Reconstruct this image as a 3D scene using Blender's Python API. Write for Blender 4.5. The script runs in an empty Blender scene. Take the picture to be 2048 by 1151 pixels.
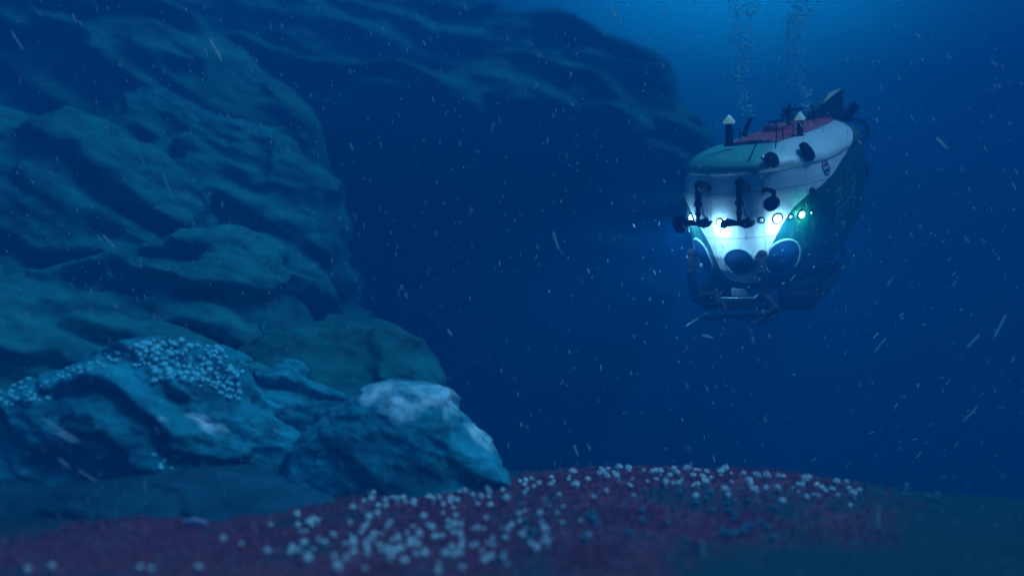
import bpy, bmesh, math, random
import numpy as np
from mathutils import Vector, Matrix
from mathutils.bvhtree import BVHTree

# ------------------------------------------------------------------ scene, camera, light
S = bpy.context.scene
COL = S.collection
random.seed(7)
RNG = np.random.default_rng(11)
CAM_Z = 3.0
FPX = 1773.0                                   # focal length in pixels of the 2048 px wide photograph

cd = bpy.data.cameras.new('camera')
cd.sensor_width = 36.0
cd.lens = 36.0 * FPX / 2048.0
cd.clip_start, cd.clip_end = 0.05, 1000.0
cd.dof.use_dof = True
cd.dof.focus_distance = 16.5
cd.dof.aperture_fstop = cd.lens / 1000.0 / 0.22
cam = bpy.data.objects.new('camera', cd)
cam.location = (0, 0, CAM_Z)
cam.rotation_euler = (math.radians(90), 0, 0)
COL.objects.link(cam)
S.camera = cam

SUN_EL, SUN_AZ = math.radians(60), math.radians(102)      # azimuth measured from +Y towards +X
SUN_STRENGTH = 4.7
sd = bpy.data.lights.new('sun', 'SUN')
sd.energy = SUN_STRENGTH
sd.angle = math.radians(28)
sd.color = (0.22, 0.61, 1.0)
sun = bpy.data.objects.new('sun', sd)
to_sun = Vector((math.cos(SUN_EL) * math.sin(SUN_AZ), math.cos(SUN_EL) * math.cos(SUN_AZ), math.sin(SUN_EL)))
sun.rotation_euler = to_sun.to_track_quat('Z', 'Y').to_euler()
sun.location = to_sun * 40
COL.objects.link(sun)

S.view_settings.view_transform = 'Standard'
S.view_settings.look = 'None'
S.view_settings.gamma = 1.0
S.view_settings.exposure = 0.5
S.view_settings.use_curve_mapping = False
S.render.engine = 'CYCLES'
S.cycles.volume_bounces = 0
S.cycles.max_bounces = 5
S.cycles.diffuse_bounces = 2
S.cycles.filter_width = 1.6
S.cycles.use_denoising = True
S.cycles.denoising_input_passes = 'RGB_ALBEDO'
S.cycles.sample_clamp_indirect = 3.0

W = bpy.data.worlds.new('World')
S.world = W
W.use_nodes = True
wn, wl = W.node_tree.nodes, W.node_tree.links
wn.clear()
w_out = wn.new('ShaderNodeOutputWorld')
w_bg = wn.new('ShaderNodeBackground')
w_bg.inputs['Strength'].default_value = 0.72
w_tc = wn.new('ShaderNodeTexCoord')
w_sep = wn.new('ShaderNodeSeparateXYZ')
wl.new(w_tc.outputs['Generated'], w_sep.inputs[0])
w_map = wn.new('ShaderNodeMapRange')
w_map.inputs['From Min'].default_value = -1
w_map.inputs['From Max'].default_value = 1
wl.new(w_sep.outputs['Z'], w_map.inputs['Value'])
w_ramp = wn.new('ShaderNodeValToRGB')
cr = w_ramp.color_ramp
cr.interpolation = 'EASE'
cr.elements[0].position = 0.30; cr.elements[0].color = (0.0006, 0.012, 0.050, 1)
cr.elements[1].position = 0.50; cr.elements[1].color = (0.0008, 0.028, 0.120, 1)
for p, c in ((0.66, (0.003, 0.085, 0.28, 1)), (0.85, (0.02, 0.42, 0.86, 1)), (1.0, (0.04, 0.62, 1.2, 1))):
    e = cr.elements.new(p); e.color = c
wl.new(w_map.outputs[0], w_ramp.inputs['Fac'])
w_dot = wn.new('ShaderNodeVectorMath'); w_dot.operation = 'DOT_PRODUCT'
gd = Vector((0.26, 1.0, 0.42)).normalized()              # the brighter water under the surface, up and to the right
wl.new(w_tc.outputs['Generated'], w_dot.inputs[0]); w_dot.inputs[1].default_value = gd
w_max = wn.new('ShaderNodeMath'); w_max.operation = 'MAXIMUM'; w_max.inputs[1].default_value = 0
wl.new(w_dot.outputs['Value'], w_max.inputs[0])
w_pow = wn.new('ShaderNodeMath'); w_pow.operation = 'POWER'; w_pow.inputs[1].default_value = 60
wl.new(w_max.outputs[0], w_pow.inputs[0])
w_add = wn.new('ShaderNodeMix'); w_add.data_type = 'RGBA'; w_add.blend_type = 'ADD'
wl.new(w_pow.outputs[0], w_add.inputs['Factor'])
wl.new(w_ramp.outputs['Color'], w_add.inputs[6])
w_add.inputs[7].default_value = (0.01, 1.85, 4.3, 1)
wl.new(w_add.outputs[2], w_bg.inputs['Color'])
wl.new(w_bg.outputs[0], w_out.inputs['Surface'])

HAZE_DENSITY = 0.048
HAZE_COLOR = (0.003, 0.150, 0.425, 1)
HAZE_G = 0.0


# ------------------------------------------------------------------ helpers
def P(px, py, Y):
    """a point at the distance Y seen at a place of the photograph"""
    return Vector(((px - 1024) / FPX * Y, Y, CAM_Z - (py - 575.5) / FPX * Y))


def to_px(x, y, z):
    return 1024 + x / y * FPX, 575.5 - (z - CAM_Z) / y * FPX


def hash3(ix, iy, iz, seed):
    h = (ix * 374761393 + iy * 668265263 + iz * 2147483647 + seed * 1274126177) & 0xffffffff
    h = ((h ^ (h >> 13)) * 1274126177) & 0xffffffff
    h = ((h ^ (h >> 16)) * 2246822519) & 0xffffffff
    return ((h ^ (h >> 15)) & 0xffffff) / float(0xffffff)


def vnoise(p, seed=0):
    """smooth value noise of an (n,3) array, -1..1"""
    i = np.floor(p).astype(np.int64)
    f = p - i
    f = f * f * f * (f * (f * 6 - 15) + 10)
    r = 0
    for dx in (0, 1):
        wx = f[:, 0] if dx else 1 - f[:, 0]
        for dy in (0, 1):
            wy = f[:, 1] if dy else 1 - f[:, 1]
            for dz in (0, 1):
                wz = f[:, 2] if dz else 1 - f[:, 2]
                r = r + wx * wy * wz * hash3(i[:, 0] + dx, i[:, 1] + dy, i[:, 2] + dz, seed)
    return r * 2 - 1


def fbm(p, octs=4, seed=0, gain=0.5):
    a, s, r = 1.0, 0.0, 0
    q = p.copy()
    for k in range(octs):
        r = r + a * vnoise(q, seed + 17 * k)
        s += a
        a *= gain
        q = q * 2.03 + 3.7
    return r / s


def link(o, parent=None):
    COL.objects.link(o)
    if parent is not None:
        o.parent = parent
    return o


def tag(o, label=None, cat=None, group=None, kind=None):
    if label: o['label'] = label
    if cat: o['category'] = cat
    if group: o['group'] = group
    if kind: o['kind'] = kind
    return o


def grid_object(name, V, nu, nv, material, parent=None, smooth=True):
    """V is (nu*nv, 3) with v running fastest"""
    me = bpy.data.meshes.new(name)
    a = np.arange(nu - 1)[:, None] * nv + np.arange(nv - 1)[None, :]
    q = np.stack([a, a + nv, a + nv + 1, a + 1], -1).reshape(-1, 4)
    me.vertices.add(len(V)); me.vertices.foreach_set('co', np.asarray(V, dtype=np.float32).ravel())
    me.loops.add(q.size); me.loops.foreach_set('vertex_index', q.ravel().astype(np.int32))
    me.polygons.add(len(q)); me.polygons.foreach_set('loop_start', np.arange(0, q.size, 4, dtype=np.int32))
    me.polygons.foreach_set('use_smooth', np.full(len(q), smooth))
    me.update(calc_edges=True)
    me.materials.append(material)
    return link(bpy.data.objects.new(name, me), parent)


class MB:
    """collects shapes and builds them as one mesh object"""
    def __init__(s): s.v, s.f, s.sm = [], [], []

    def add(s, v, f, smooth=True):
        b = len(s.v)
        s.v += [tuple(p) for p in v]
        s.f += [tuple(b + i for i in q) for q in f]
        s.sm += [smooth] * len(f)

    def tube(s, pts, r, n=10, closed=False, cap=True):
        pts = [Vector(p) for p in pts]
        m = len(pts)
        rr = r if isinstance(r, (list, tuple)) else [r] * m
        V, F, up = [], [], None
        for i, p in enumerate(pts):
            if closed: d = pts[(i + 1) % m] - pts[i - 1]
            else: d = pts[min(i + 1, m - 1)] - pts[max(i - 1, 0)]
            d.normalize()
            if up is None:
                up = Vector((0, 0, 1)) if abs(d.z) < .9 else Vector((1, 0, 0))
            a = d.cross(up).normalized(); b = a.cross(d).normalized(); up = b
            for k in range(n):
                t = 2 * math.pi * k / n
                V.append(p + (a * math.cos(t) + b * math.sin(t)) * rr[i])
        for i in range(m if closed else m - 1):
            j = (i + 1) % m
            for k in range(n):
                F.append((i * n + k, i * n + (k + 1) % n, j * n + (k + 1) % n, j * n + k))
        s.add(V, F)
        if cap and not closed:
            s.add(V[:n], [tuple(range(n))[::-1]], False)
            s.add(V[-n:], [tuple(range(n))], False)
        return s

    def box(s, c, size, rot=None, bev=0.0):
        c = Vector(c); h = Vector(size) / 2
        b = min(bev, min(h) * .6)
        bm = bmesh.new()
        bmesh.ops.create_cube(bm, size=1)
        for v in bm.verts: v.co = Vector((v.co.x * size[0], v.co.y * size[1], v.co.z * size[2]))
        if b > 0: bmesh.ops.bevel(bm, geom=bm.edges[:], offset=b, segments=2, affect='EDGES', profile=.5)
        R = rot.to_matrix() if rot is not None and hasattr(rot, 'to_matrix') else (rot or Matrix.Identity(3))
        bm.verts.index_update()
        s.add([c + R @ v.co for v in bm.verts], [[v.index for v in f.verts] for f in bm.faces], False)
        bm.free()
        return s

    def ball(s, c, r, nu=14, nv=9, scale=(1, 1, 1)):
        c = Vector(c); V, F = [], []
        for i in range(nv + 1):
            t = math.pi * i / nv
            for k in range(nu):
                a = 2 * math.pi * k / nu
                V.append(c + Vector((r * scale[0] * math.sin(t) * math.cos(a), r * scale[1] * math.sin(t) * math.sin(a), r * scale[2] * math.cos(t))))
        for i in range(nv):
            for k in range(nu):
                F.append((i * nu + k, (i + 1) * nu + k, (i + 1) * nu + (k + 1) % nu, i * nu + (k + 1) % nu))
        s.add(V, F)
        return s

    def build(s, name, material, parent=None):
        me = bpy.data.meshes.new(name)
        me.from_pydata(s.v, [], s.f)
        me.polygons.foreach_set('use_smooth', s.sm)
        me.materials.append(material)
        me.update()
        return link(bpy.data.objects.new(name, me), parent)


def empty(name, loc=(0, 0, 0)):
    o = bpy.data.objects.new(name, None)
    o.location = loc
    o.empty_display_size = .3
    return link(o)


# ------------------------------------------------------------------ materials
def new_mat(name):
    m = bpy.data.materials.new(name)
    m.use_nodes = True
    n, l = m.node_tree.nodes, m.node_tree.links
    return m, n, l, n['Principled BSDF']


def plain(name, col, rough=.5, metal=0.0, var=.25, scale=6.0, bump=0.0):
    """paint or metal with a little uneven wear"""
    m, n, l, b = new_mat(name)
    tc = n.new('ShaderNodeTexCoord'); tx = n.new('ShaderNodeTexNoise')
    tx.inputs['Scale'].default_value = scale; tx.inputs['Detail'].default_value = 6
    l.new(tc.outputs['Object'], tx.inputs['Vector'])
    mx = n.new('ShaderNodeMix'); mx.data_type = 'RGBA'
    l.new(tx.outputs['Fac'], mx.inputs['Factor'])
    mx.inputs[6].default_value = tuple(c * (1 - var) for c in col) + (1,)
    mx.inputs[7].default_value = tuple(min(1, c * (1 + var)) for c in col) + (1,)
    l.new(mx.outputs[2], b.inputs['Base Color'])
    b.inputs['Roughness'].default_value = rough
    b.inputs['Metallic'].default_value = metal
    if bump:
        bp = n.new('ShaderNodeBump'); bp.inputs['Strength'].default_value = bump; bp.inputs['Distance'].default_value = .02
        l.new(tx.outputs['Fac'], bp.inputs['Height']); l.new(bp.outputs[0], b.inputs['Normal'])
    return m


def lamp_mat(name, col, strength):
    m, n, l, b = new_mat(name)
    b.inputs['Base Color'].default_value = (.8, .8, .8, 1)
    b.inputs['Emission Color'].default_value = tuple(col) + (1,)
    b.inputs['Emission Strength'].default_value = strength
    return m


def rock_mat(name, dark, light, crust=None, scale=1.0):
    """layered rock: stretched noise along the bedding, finer mottling, and an optional pale crust"""
    m, n, l, b = new_mat(name)
    tc = n.new('ShaderNodeTexCoord')
    mp = n.new('ShaderNodeMapping')
    mp.inputs['Rotation'].default_value = (0, math.radians(28), math.radians(12))
    mp.inputs['Scale'].default_value = (.55 * scale, .8 * scale, 2.6 * scale)
    l.new(tc.outputs['Object'], mp.inputs['Vector'])
    t1 = n.new('ShaderNodeTexNoise'); t1.inputs['Scale'].default_value = 1.0; t1.inputs['Detail'].default_value = 7
    t1.inputs['Distortion'].default_value = .6
    l.new(mp.outputs[0], t1.inputs['Vector'])
    t2 = n.new('ShaderNodeTexNoise'); t2.inputs['Scale'].default_value = 4.5 * scale; t2.inputs['Detail'].default_value = 8
    t2.inputs['Roughness'].default_value = .65
    l.new(tc.outputs['Object'], t2.inputs['Vector'])
    ad = n.new('ShaderNodeMath'); ad.operation = 'ADD'
    l.new(t1.outputs['Fac'], ad.inputs[0])
    ml = n.new('ShaderNodeMath'); ml.operation = 'MULTIPLY'; ml.inputs[1].default_value = .6
    l.new(t2.outputs['Fac'], ml.inputs[0]); l.new(ml.outputs[0], ad.inputs[1])
    mr = n.new('ShaderNodeMapRange')
    mr.inputs['From Min'].default_value = .62; mr.inputs['From Max'].default_value = .98
    l.new(ad.outputs[0], mr.inputs['Value'])
    mx = n.new('ShaderNodeMix'); mx.data_type = 'RGBA'
    l.new(mr.outputs[0], mx.inputs['Factor'])
    mx.inputs[6].default_value = tuple(dark) + (1,); mx.inputs[7].default_value = tuple(light) + (1,)
    out = mx.outputs[2]
    if crust:
        at = n.new('ShaderNodeAttribute'); at.attribute_name = 'crust'
        t3 = n.new('ShaderNodeTexNoise'); t3.inputs['Scale'].default_value = 3.2; t3.inputs['Detail'].default_value = 7
        l.new(tc.outputs['Object'], t3.inputs['Vector'])
        a2 = n.new('ShaderNodeMath'); a2.operation = 'MULTIPLY_ADD'; a2.inputs[1].default_value = 3.2; a2.inputs[2].default_value = -1.85
        l.new(t3.outputs['Fac'], a2.inputs[0])
        a3 = n.new('ShaderNodeMath'); a3.operation = 'ADD'; l.new(a2.outputs[0], a3.inputs[0]); l.new(at.outputs['Fac'], a3.inputs[1])
        m3 = n.new('ShaderNodeMapRange'); m3.inputs['From Min'].default_value = .25; m3.inputs['From Max'].default_value = 1.2
        l.new(a3.outputs[0], m3.inputs['Value'])
        m4 = n.new('ShaderNodeMix'); m4.data_type = 'RGBA'
        l.new(m3.outputs[0], m4.inputs['Factor']); l.new(out, m4.inputs[6]); m4.inputs[7].default_value = tuple(crust) + (1,)
        out = m4.outputs[2]
    l.new(out, b.inputs['Base Color'])
    b.inputs['Roughness'].default_value = .9
    b.inputs['Specular IOR Level'].default_value = .15
    bp = n.new('ShaderNodeBump'); bp.inputs['Strength'].default_value = .75; bp.inputs['Distance'].default_value = .10 / scale
    l.new(ad.outputs[0], bp.inputs['Height']); l.new(bp.outputs[0], b.inputs['Normal'])
    return m


M = {}
M['rock_near'] = rock_mat('near_rock', (.006, .10, .125), (.024, .42, .48), crust=(.60, .80, .84))
M['rock_mid'] = rock_mat('mid_rock', (.008, .10, .10), (.016, .28, .26), scale=.6)
M['rock_far'] = rock_mat('far_rock', (.012, .10, .085), (.024, .29, .235), scale=.25)
M['silt_rock'] = rock_mat('silt_rock', (.006, .055, .07), (.02, .13, .16))
M['black'] = plain('black_metal', (.007, .009, .012), .75, .0)
M['frame'] = plain('dark_frame_metal', (.014, .020, .026), .6, 0)
M['pale_metal'] = plain('pale_metal', (.22, .34, .34), .4, .3)
for q in ('black', 'frame'):
    M[q].node_tree.nodes['Principled BSDF'].inputs['Specular IOR Level'].default_value = .08
M['frame'].node_tree.nodes['Principled BSDF'].inputs['Metallic'].default_value = 0
M['dark_rock'] = rock_mat('dark_rock', (.005, .06, .055), (.010, .20, .17), scale=.6)
M['red'] = plain('red_deck_paint', (.45, .03, .05), .55, 0, .12, 3)
M['white'] = plain('white_paint', (.72, .75, .74), .4, 0, .06, 3)
M['glass'] = plain('dark_viewport_glass', (.008, .035, .085), .12)
M['ring'] = plain('viewport_ring_metal', (.22, .38, .40), .5, .1)
M['fin'] = plain('green_fin_paint', (.012, .13, .12), .4)
M['lens_white'] = lamp_mat('lit_white_lamp', (.75, .97, 1.0), 5.0)
M['lens_small'] = lamp_mat('dim_small_lamp', (.25, .75, 1.0), .5)
M['letter'] = plain('pale_lettering_paint', (.07, .26, .26), .5)
M['anemone'] = plain('pale_anemone', (.88, .92, .88), .7, 0, .1, 30)
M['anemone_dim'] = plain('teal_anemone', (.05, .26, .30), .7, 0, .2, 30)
M['coral'] = plain('pale_blue_coral', (.22, .86, 1.0), .7, 0, .25, 20)
M['algae'] = plain('red_algae', (.44, .06, .09), .8, 0, .25, 9)
def filmy(name, col, mixf=.6):
    m, n, l, b = new_mat(name)
    b.inputs['Base Color'].default_value = tuple(col) + (1,); b.inputs['Roughness'].default_value = .6
    t = n.new('ShaderNodeBsdfTranslucent'); t.inputs['Color'].default_value = tuple(col) + (1,)
    x = n.new('ShaderNodeMixShader'); x.inputs[0].default_value = mixf
    l.new(b.outputs[0], x.inputs[1]); l.new(t.outputs[0], x.inputs[2]); l.new(x.outputs[0], n['Material Output'].inputs['Surface'])
    return m


M['snow'] = filmy('marine_snow_flake', (.75, .80, .82))
m, n, l, b = new_mat('air_bubble')
b.inputs['Base Color'].default_value = (.28, .9, 1, 1); b.inputs['Roughness'].default_value = .3
gl = n.new('ShaderNodeBsdfTransparent')
x = n.new('ShaderNodeMixShader'); x.inputs[0].default_value = .15
l.new(b.outputs[0], x.inputs[1]); l.new(gl.outputs[0], x.inputs[2]); l.new(x.outputs[0], n['Material Output'].inputs['Surface'])
M['bubble'] = m


# ------------------------------------------------------------------ seabed
def smooth(a, b, x):
    t = np.clip((x - a) / (b - a), 0, 1)
    return t * t * (3 - 2 * t)


def edge_y(x):
    """where the seabed shelf breaks off, as a distance in front of the camera"""
    return np.interp(x, [-60, -14, -4, -1.2, 0, 2, 4, 6.5, 12, 60], [95, 60, 40, 16.5, 14.6, 14.6, 14.2, 12.9, 12.3, 12])


def ground_z(x, y):
    p = np.stack([x, y, np.zeros_like(x)], -1)
    z = .10 * fbm(p * .5, 4, 5) + .035 * fbm(p * 2.3, 3, 9)
    z = z + .09 * np.exp(-((x - 2.2) / 2.6) ** 2) * smooth(9.5, 13.5, y)          # the low rise behind
    z = z + .28 * smooth(-3.2, -6.0, x) * smooth(7.5, 11, y) * 0
    z = z + .7 * smooth(-6, -16, x) * smooth(12, 24, y) * 2
    d = y - edge_y(x)
    z = z - 22 * (1 - np.exp(-np.clip(d, 0, None) / 9.0)) - 1.2 * smooth(0, 1.2, d) * (1 - smooth(3, 20, d) * .3)
    z = z + smooth(2, 20, d) * 2.5 * fbm(p * .08, 4, 3)
    return z


def algae_mask(x, y):
    """how thickly the red algae covers the shelf"""
    px = 1024 + x / y * FPX
    py = 575.5 + CAM_Z / y * FPX
    low = np.interp(px, [0, 300, 560, 760, 1000, 1100], [1052, 1035, 1000, 1000, 960, 930])
    a = smooth(-12, 30, py - low)
    hi = np.interp(px, [1150, 1350, 1550, 1750, 1850], [1400, 1110, 1062, 1035, 1020])
    nz = 55 * fbm(np.stack([x * .9, y * .9, x * 0], -1), 4, 61)
    a = a * (1 - smooth(-60, 80, py - hi + nz)) * (1 - smooth(1620, 1840, px + nz))
    pz = fbm(np.stack([x * .8, y * .8, x * 0], -1), 4, 71)
    return a * smooth(2.0, 6.0, y) * (1 - .8 * smooth(-.12, .3, pz))


xs = np.concatenate([np.linspace(-44, -14, 40)[:-1], np.linspace(-14, 14, 420), np.linspace(14, 44, 40)[1:]])
ys = np.concatenate([np.linspace(-7, 6, 20)[:-1], np.linspace(6, 20, 300), 20 + (np.linspace(0, 1, 110)[1:] ** 1.6) * 46])
GX, GY = np.meshgrid(xs, ys, indexing='ij')
gx, gy = GX.ravel(), GY.ravel()
gz = ground_z(gx, gy)
m, n, l, b = new_mat('seabed_sediment')
tc = n.new('ShaderNodeTexCoord')
t1 = n.new('ShaderNodeTexNoise'); t1.inputs['Scale'].default_value = 1.3; t1.inputs['Detail'].default_value = 9; t1.inputs['Roughness'].default_value = .65
t2 = n.new('ShaderNodeTexNoise'); t2.inputs['Scale'].default_value = 9; t2.inputs['Detail'].default_value = 6; t2.inputs['Roughness'].default_value = .7
for t in (t1, t2): l.new(tc.outputs['Object'], t.inputs['Vector'])
mx = n.new('ShaderNodeMix'); mx.data_type = 'RGBA'
l.new(t1.outputs['Fac'], mx.inputs['Factor'])
mx.inputs[6].default_value = (.006, .030, .026, 1); mx.inputs[7].default_value = (.012, .07, .058, 1)
at = n.new('ShaderNodeAttribute'); at.attribute_name = 'algae'
ma = n.new('ShaderNodeMath'); ma.operation = 'MULTIPLY'
mr = n.new('ShaderNodeMapRange'); mr.inputs['From Min'].default_value = .38; mr.inputs['From Max'].default_value = .58
l.new(t2.outputs['Fac'], mr.inputs['Value']); l.new(mr.outputs[0], ma.inputs[0]); l.new(at.outputs['Fac'], ma.inputs[1])
mx2 = n.new('ShaderNodeMix'); mx2.data_type = 'RGBA'
l.new(ma.outputs[0], mx2.inputs['Factor']); l.new(mx.outputs[2], mx2.inputs[6]); mx2.inputs[7].default_value = (.34, .06, .085, 1)
l.new(mx2.outputs[2], b.inputs['Base Color']); b.inputs['Roughness'].default_value = .95; b.inputs['Specular IOR Level'].default_value = .1
bp = n.new('ShaderNodeBump'); bp.inputs['Strength'].default_value = .6; bp.inputs['Distance'].default_value = .05
l.new(t2.outputs['Fac'], bp.inputs['Height']); l.new(bp.outputs[0], b.inputs['Normal'])
seabed = grid_object('seabed', np.stack([gx, gy, gz], -1), len(xs), len(ys), m)
am = np.where(gy > 4, algae_mask(gx, np.maximum(gy, 4)), 0.6)
att = seabed.data.attributes.new('algae', 'FLOAT', 'POINT'); att.data.foreach_set('value', am.astype(np.float32))
tag(seabed, kind='structure')
seabed['label'] = 'seabed shelf with a red algae carpet that breaks off into deep water'


def gz1(x, y):
    return float(ground_z(np.array([x]), np.array([y]))[0])


# ------------------------------------------------------------------ rocks
ROCKS = []


def rock(name, label, sky, Y, base, df, db, mat, amp=.4, space=.9, dip=26, nu=260, nv=150, seed=1, group=None,
         p=.75, fine=.05, crust=None, lump=.5, under=(0, 0)):
    """a rock mass: its skyline at the distance Y, swelling df metres towards the camera and db away, with ledges along the bedding"""
    sky = sorted(sky)
    X = np.array([P(a, b, Y).x for a, b in sky]); Z = np.array([P(a, b, Y).z for a, b in sky])
    Z = np.minimum(Z, 16.3)
    ux = np.linspace(X[0], X[-1], nu)
    k = np.ones(max(3, nu // 40)); k /= k.sum()
    hz = np.interp(ux, X, Z)
    pad = len(k) // 2
    hz = np.convolve(np.pad(hz, pad, mode='edge'), k, 'same')[pad:pad + nu]
    H = np.maximum(hz - base, .02)
    e = np.linspace(0, 1, nu)
    endcap = np.clip(np.minimum(e, 1 - e) / .06, 0, 1) ** .5
    H = H * (endcap * .96 + .04)
    D = np.clip(H / H.max(), 0.02, 1) ** .55
    t = np.linspace(0, 1, nv) * math.pi
    c, s_ = np.cos(t), np.sin(t)
    cy = -np.sign(c) * np.abs(c) ** .9
    y = Y + np.where(cy[None, :] < 0, cy[None, :] * df, cy[None, :] * db) * D[:, None]
    z = base + H[:, None] * (np.abs(s_) ** p)[None, :]
    x = np.repeat(ux[:, None], nv, 1)
    low = np.clip(1 - (z - base) / H.max(), 0, 1) ** 2.2       # overhang: the foot of the face lies further back
    y = y + under[1] * low; x = x + under[0] * low
    V = np.stack([x, y, z], -1)
    # outward direction
    du = np.gradient(V, axis=0); dv = np.gradient(V, axis=1)
    N = np.cross(du, dv); N /= np.linalg.norm(N, axis=-1, keepdims=True) + 1e-9
    N[:, :, :] *= np.where((N[:, nv // 2, 2] < 0)[:, None, None], -1, 1)
    Q = V.reshape(-1, 3)
    a = math.radians(dip)
    along = Q[:, 0] * math.cos(a) - Q[:, 2] * math.sin(a)
    perp = Q[:, 0] * math.sin(a) + Q[:, 2] * math.cos(a)
    sz = space
    W1 = np.stack([along / (sz * 4.0), Q[:, 1] / (sz * 4), perp / (sz * 1.8)], -1)
    warp = fbm(W1, 4, seed)
    ph = perp / sz + warp * 1.9 + .25 * Q[:, 1] / sz
    f = ph - np.floor(ph)
    ledge = np.where(f < .16, f / .16, 1 - (f - .16) / .84)
    ledge = ledge * ledge * (3 - 2 * ledge)
    lm = np.clip(.55 + .9 * fbm(W1 * 1.3 + 9, 3, seed + 5), 0.05, 1.3)
    big = fbm(Q / (sz * 5.0), 4, seed + 31)
    streak = fbm(np.stack([along / (sz * 1.6), Q[:, 1] / (sz * .9), perp / (sz * .28)], -1), 4, seed + 3)
    d = amp * (lump * 2.0 * big + (ledge - .45) * lm + .34 * streak) + fine * fbm(Q * (3.5 / max(.5, sz)), 4, seed + 77)
    crack = 1 - 2 * np.abs(vnoise(np.stack([along / (sz * .75), Q[:, 1] / (sz * .5), perp / (sz * .33)], -1) + .5 * warp[:, None], seed + 51))
    crack2 = 1 - 2 * np.abs(vnoise(np.stack([along / (sz * .3), Q[:, 1] / (sz * .2), perp / (sz * .16)], -1), seed + 58))
    ck = .55 if mat == M['rock_near'] else .35
    d = d - ck * amp * (.20 * np.clip(crack, 0, 1) ** 3 + .09 * np.clip(crack2, 0, 1) ** 2)
    fade = np.ones((nu, nv)); fade *= np.clip(H[:, None] / (amp * 3), .1, 1)
    Nf = N.reshape(-1, 3).copy()
    Nf[:, 2] *= .55                                        # keep the skyline
    R = Q + Nf * (d * fade.ravel())[:, None]
    o = grid_object(name, R, nu, nv, mat)
    if crust is not None:
        ppx, ppy = to_px(R[:, 0], R[:, 1], R[:, 2])
        cv = np.zeros(len(R))
        for (cx, cy2, rx, ry, rot) in crust:
            ca, sa = math.cos(math.radians(rot)), math.sin(math.radians(rot))
            dx, dy = ppx - cx, ppy - cy2
            uu, vv = (dx * ca + dy * sa) / rx, (-dx * sa + dy * ca) / ry
            cv = np.maximum(cv, 1 - smooth(.35, 1.25, np.sqrt(uu * uu + vv * vv)))
        o.data.attributes.new('crust', 'FLOAT', 'POINT').data.foreach_set('value', cv.astype(np.float32))
    tag(o, label, 'rock', group)
    vs = [v.co.copy() for v in o.data.vertices]
    ROCKS.append((o, BVHTree.FromPolygons(vs, [tuple(q.vertices) for q in o.data.polygons]) if mat == M['rock_near'] else None))
    return o


slab = rock('rock_slab', 'long pale teal rock slab in the lower left carrying a field of pale blue coral',
     [(-420, 800), (-200, 770), (0, 775), (60, 768), (120, 748), (200, 722), (280, 694), (370, 690), (440, 712), (490, 765), (540, 835),
      (580, 890), (610, 940), (650, 1000), (680, 1030)], 14.4, -.4, 1.7, 2.5, M['rock_near'], amp=.34, space=.62, dip=20, nu=380, nv=220,
     seed=21, crust=[(420, 850, 60, 16, 25), (150, 880, 90, 12, 10)], p=.62)
boulder = rock('boulder', 'big rounded boulder with a whitish encrusted top at the right end of the rocks',
     [(540, 1010), (570, 930), (600, 870), (640, 835), (690, 800), (735, 768), (800, 757), (850, 765), (900, 778), (930, 830), (965, 858),
      (1000, 882), (1014, 905), (1016, 950), (1022, 1010)], 13.9, -.4, 1.4, 1.6, M['rock_near'], amp=.17, space=.85, dip=24, nu=300, nv=200,
     seed=47, crust=[(790, 800, 110, 52, 8), (890, 800, 60, 40, 40), (960, 870, 60, 20, 38)], p=.6, lump=.35)
rock('boulder', 'squat teal rock wedged between the coral slab and the encrusted boulder',
     [(400, 900), (455, 800), (500, 745), (560, 720), (585, 722), (610, 750), (650, 768), (700, 790), (740, 850), (780, 930)], 15.6, -.4, 1.0, 1.2,
     M['rock_near'], amp=.25, space=.7, nu=200, nv=130, seed=63, crust=[])
rock('rock_shelf', 'low smooth teal rock shelf in front of the coral slab, half sunk in red algae',
     [(-420, 960), (-200, 965), (0, 958), (120, 962), (260, 950), (380, 940), (470, 950), (560, 968), (640, 985), (700, 1000), (760, 1030)], 12.6, -.3, 1.3, 1.6,
     M['silt_rock'], amp=.15, space=.45, nu=260, nv=90, seed=77, p=.7, lump=.4, dip=10)
rock('rock_outcrop', 'dark pointed rock shoulder rising behind the encrusted boulder',
     [(380, 760), (480, 690), (560, 645), (640, 622), (700, 628), (780, 645), (850, 668), (880, 712), (912, 765), (930, 830), (950, 930)], 18.5, -3, 3.0, 2.5,
     M['dark_rock'], amp=.55, space=1.2, dip=24, nu=260, nv=160, seed=82)
rock('rock_outcrop', 'smooth dark rock ramp directly above the pale blue coral field',
     [(-500, 560), (-200, 545), (0, 550), (80, 572), (150, 612), (250, 640), (350, 655), (450, 690), (560, 745), (640, 840)], 16.5, -2, 3.0, 3,
     M['rock_mid'], amp=.5, space=1.0, dip=22, nu=300, nv=170, seed=95)
rock('rock_outcrop', 'low humped rock band in the middle of the cliff at left',
     [(-400, 600), (-100, 545), (60, 540), (180, 520), (300, 492), (380, 462), (450, 448), (520, 470), (560, 515), (600, 580), (650, 680)], 20, -3, 3.2, 3,
     M['rock_mid'], amp=.7, space=1.3, dip=20, nu=300, nv=170, seed=104)
rock('rock_cliff', 'tall green tinted cliff face at the left edge of the picture',
     [(-700, 100), (-300, 180), (-60, 205), (0, 218), (45, 226), (90, 248), (115, 232), (150, 218), (230, 250), (300, 300), (350, 360), (395, 430),
      (420, 520), (470, 640)], 22.5, -4, 3.5, 4, M['rock_mid'], amp=.9, space=1.6, dip=27, nu=320, nv=220, seed=131, fine=.08)
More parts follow.
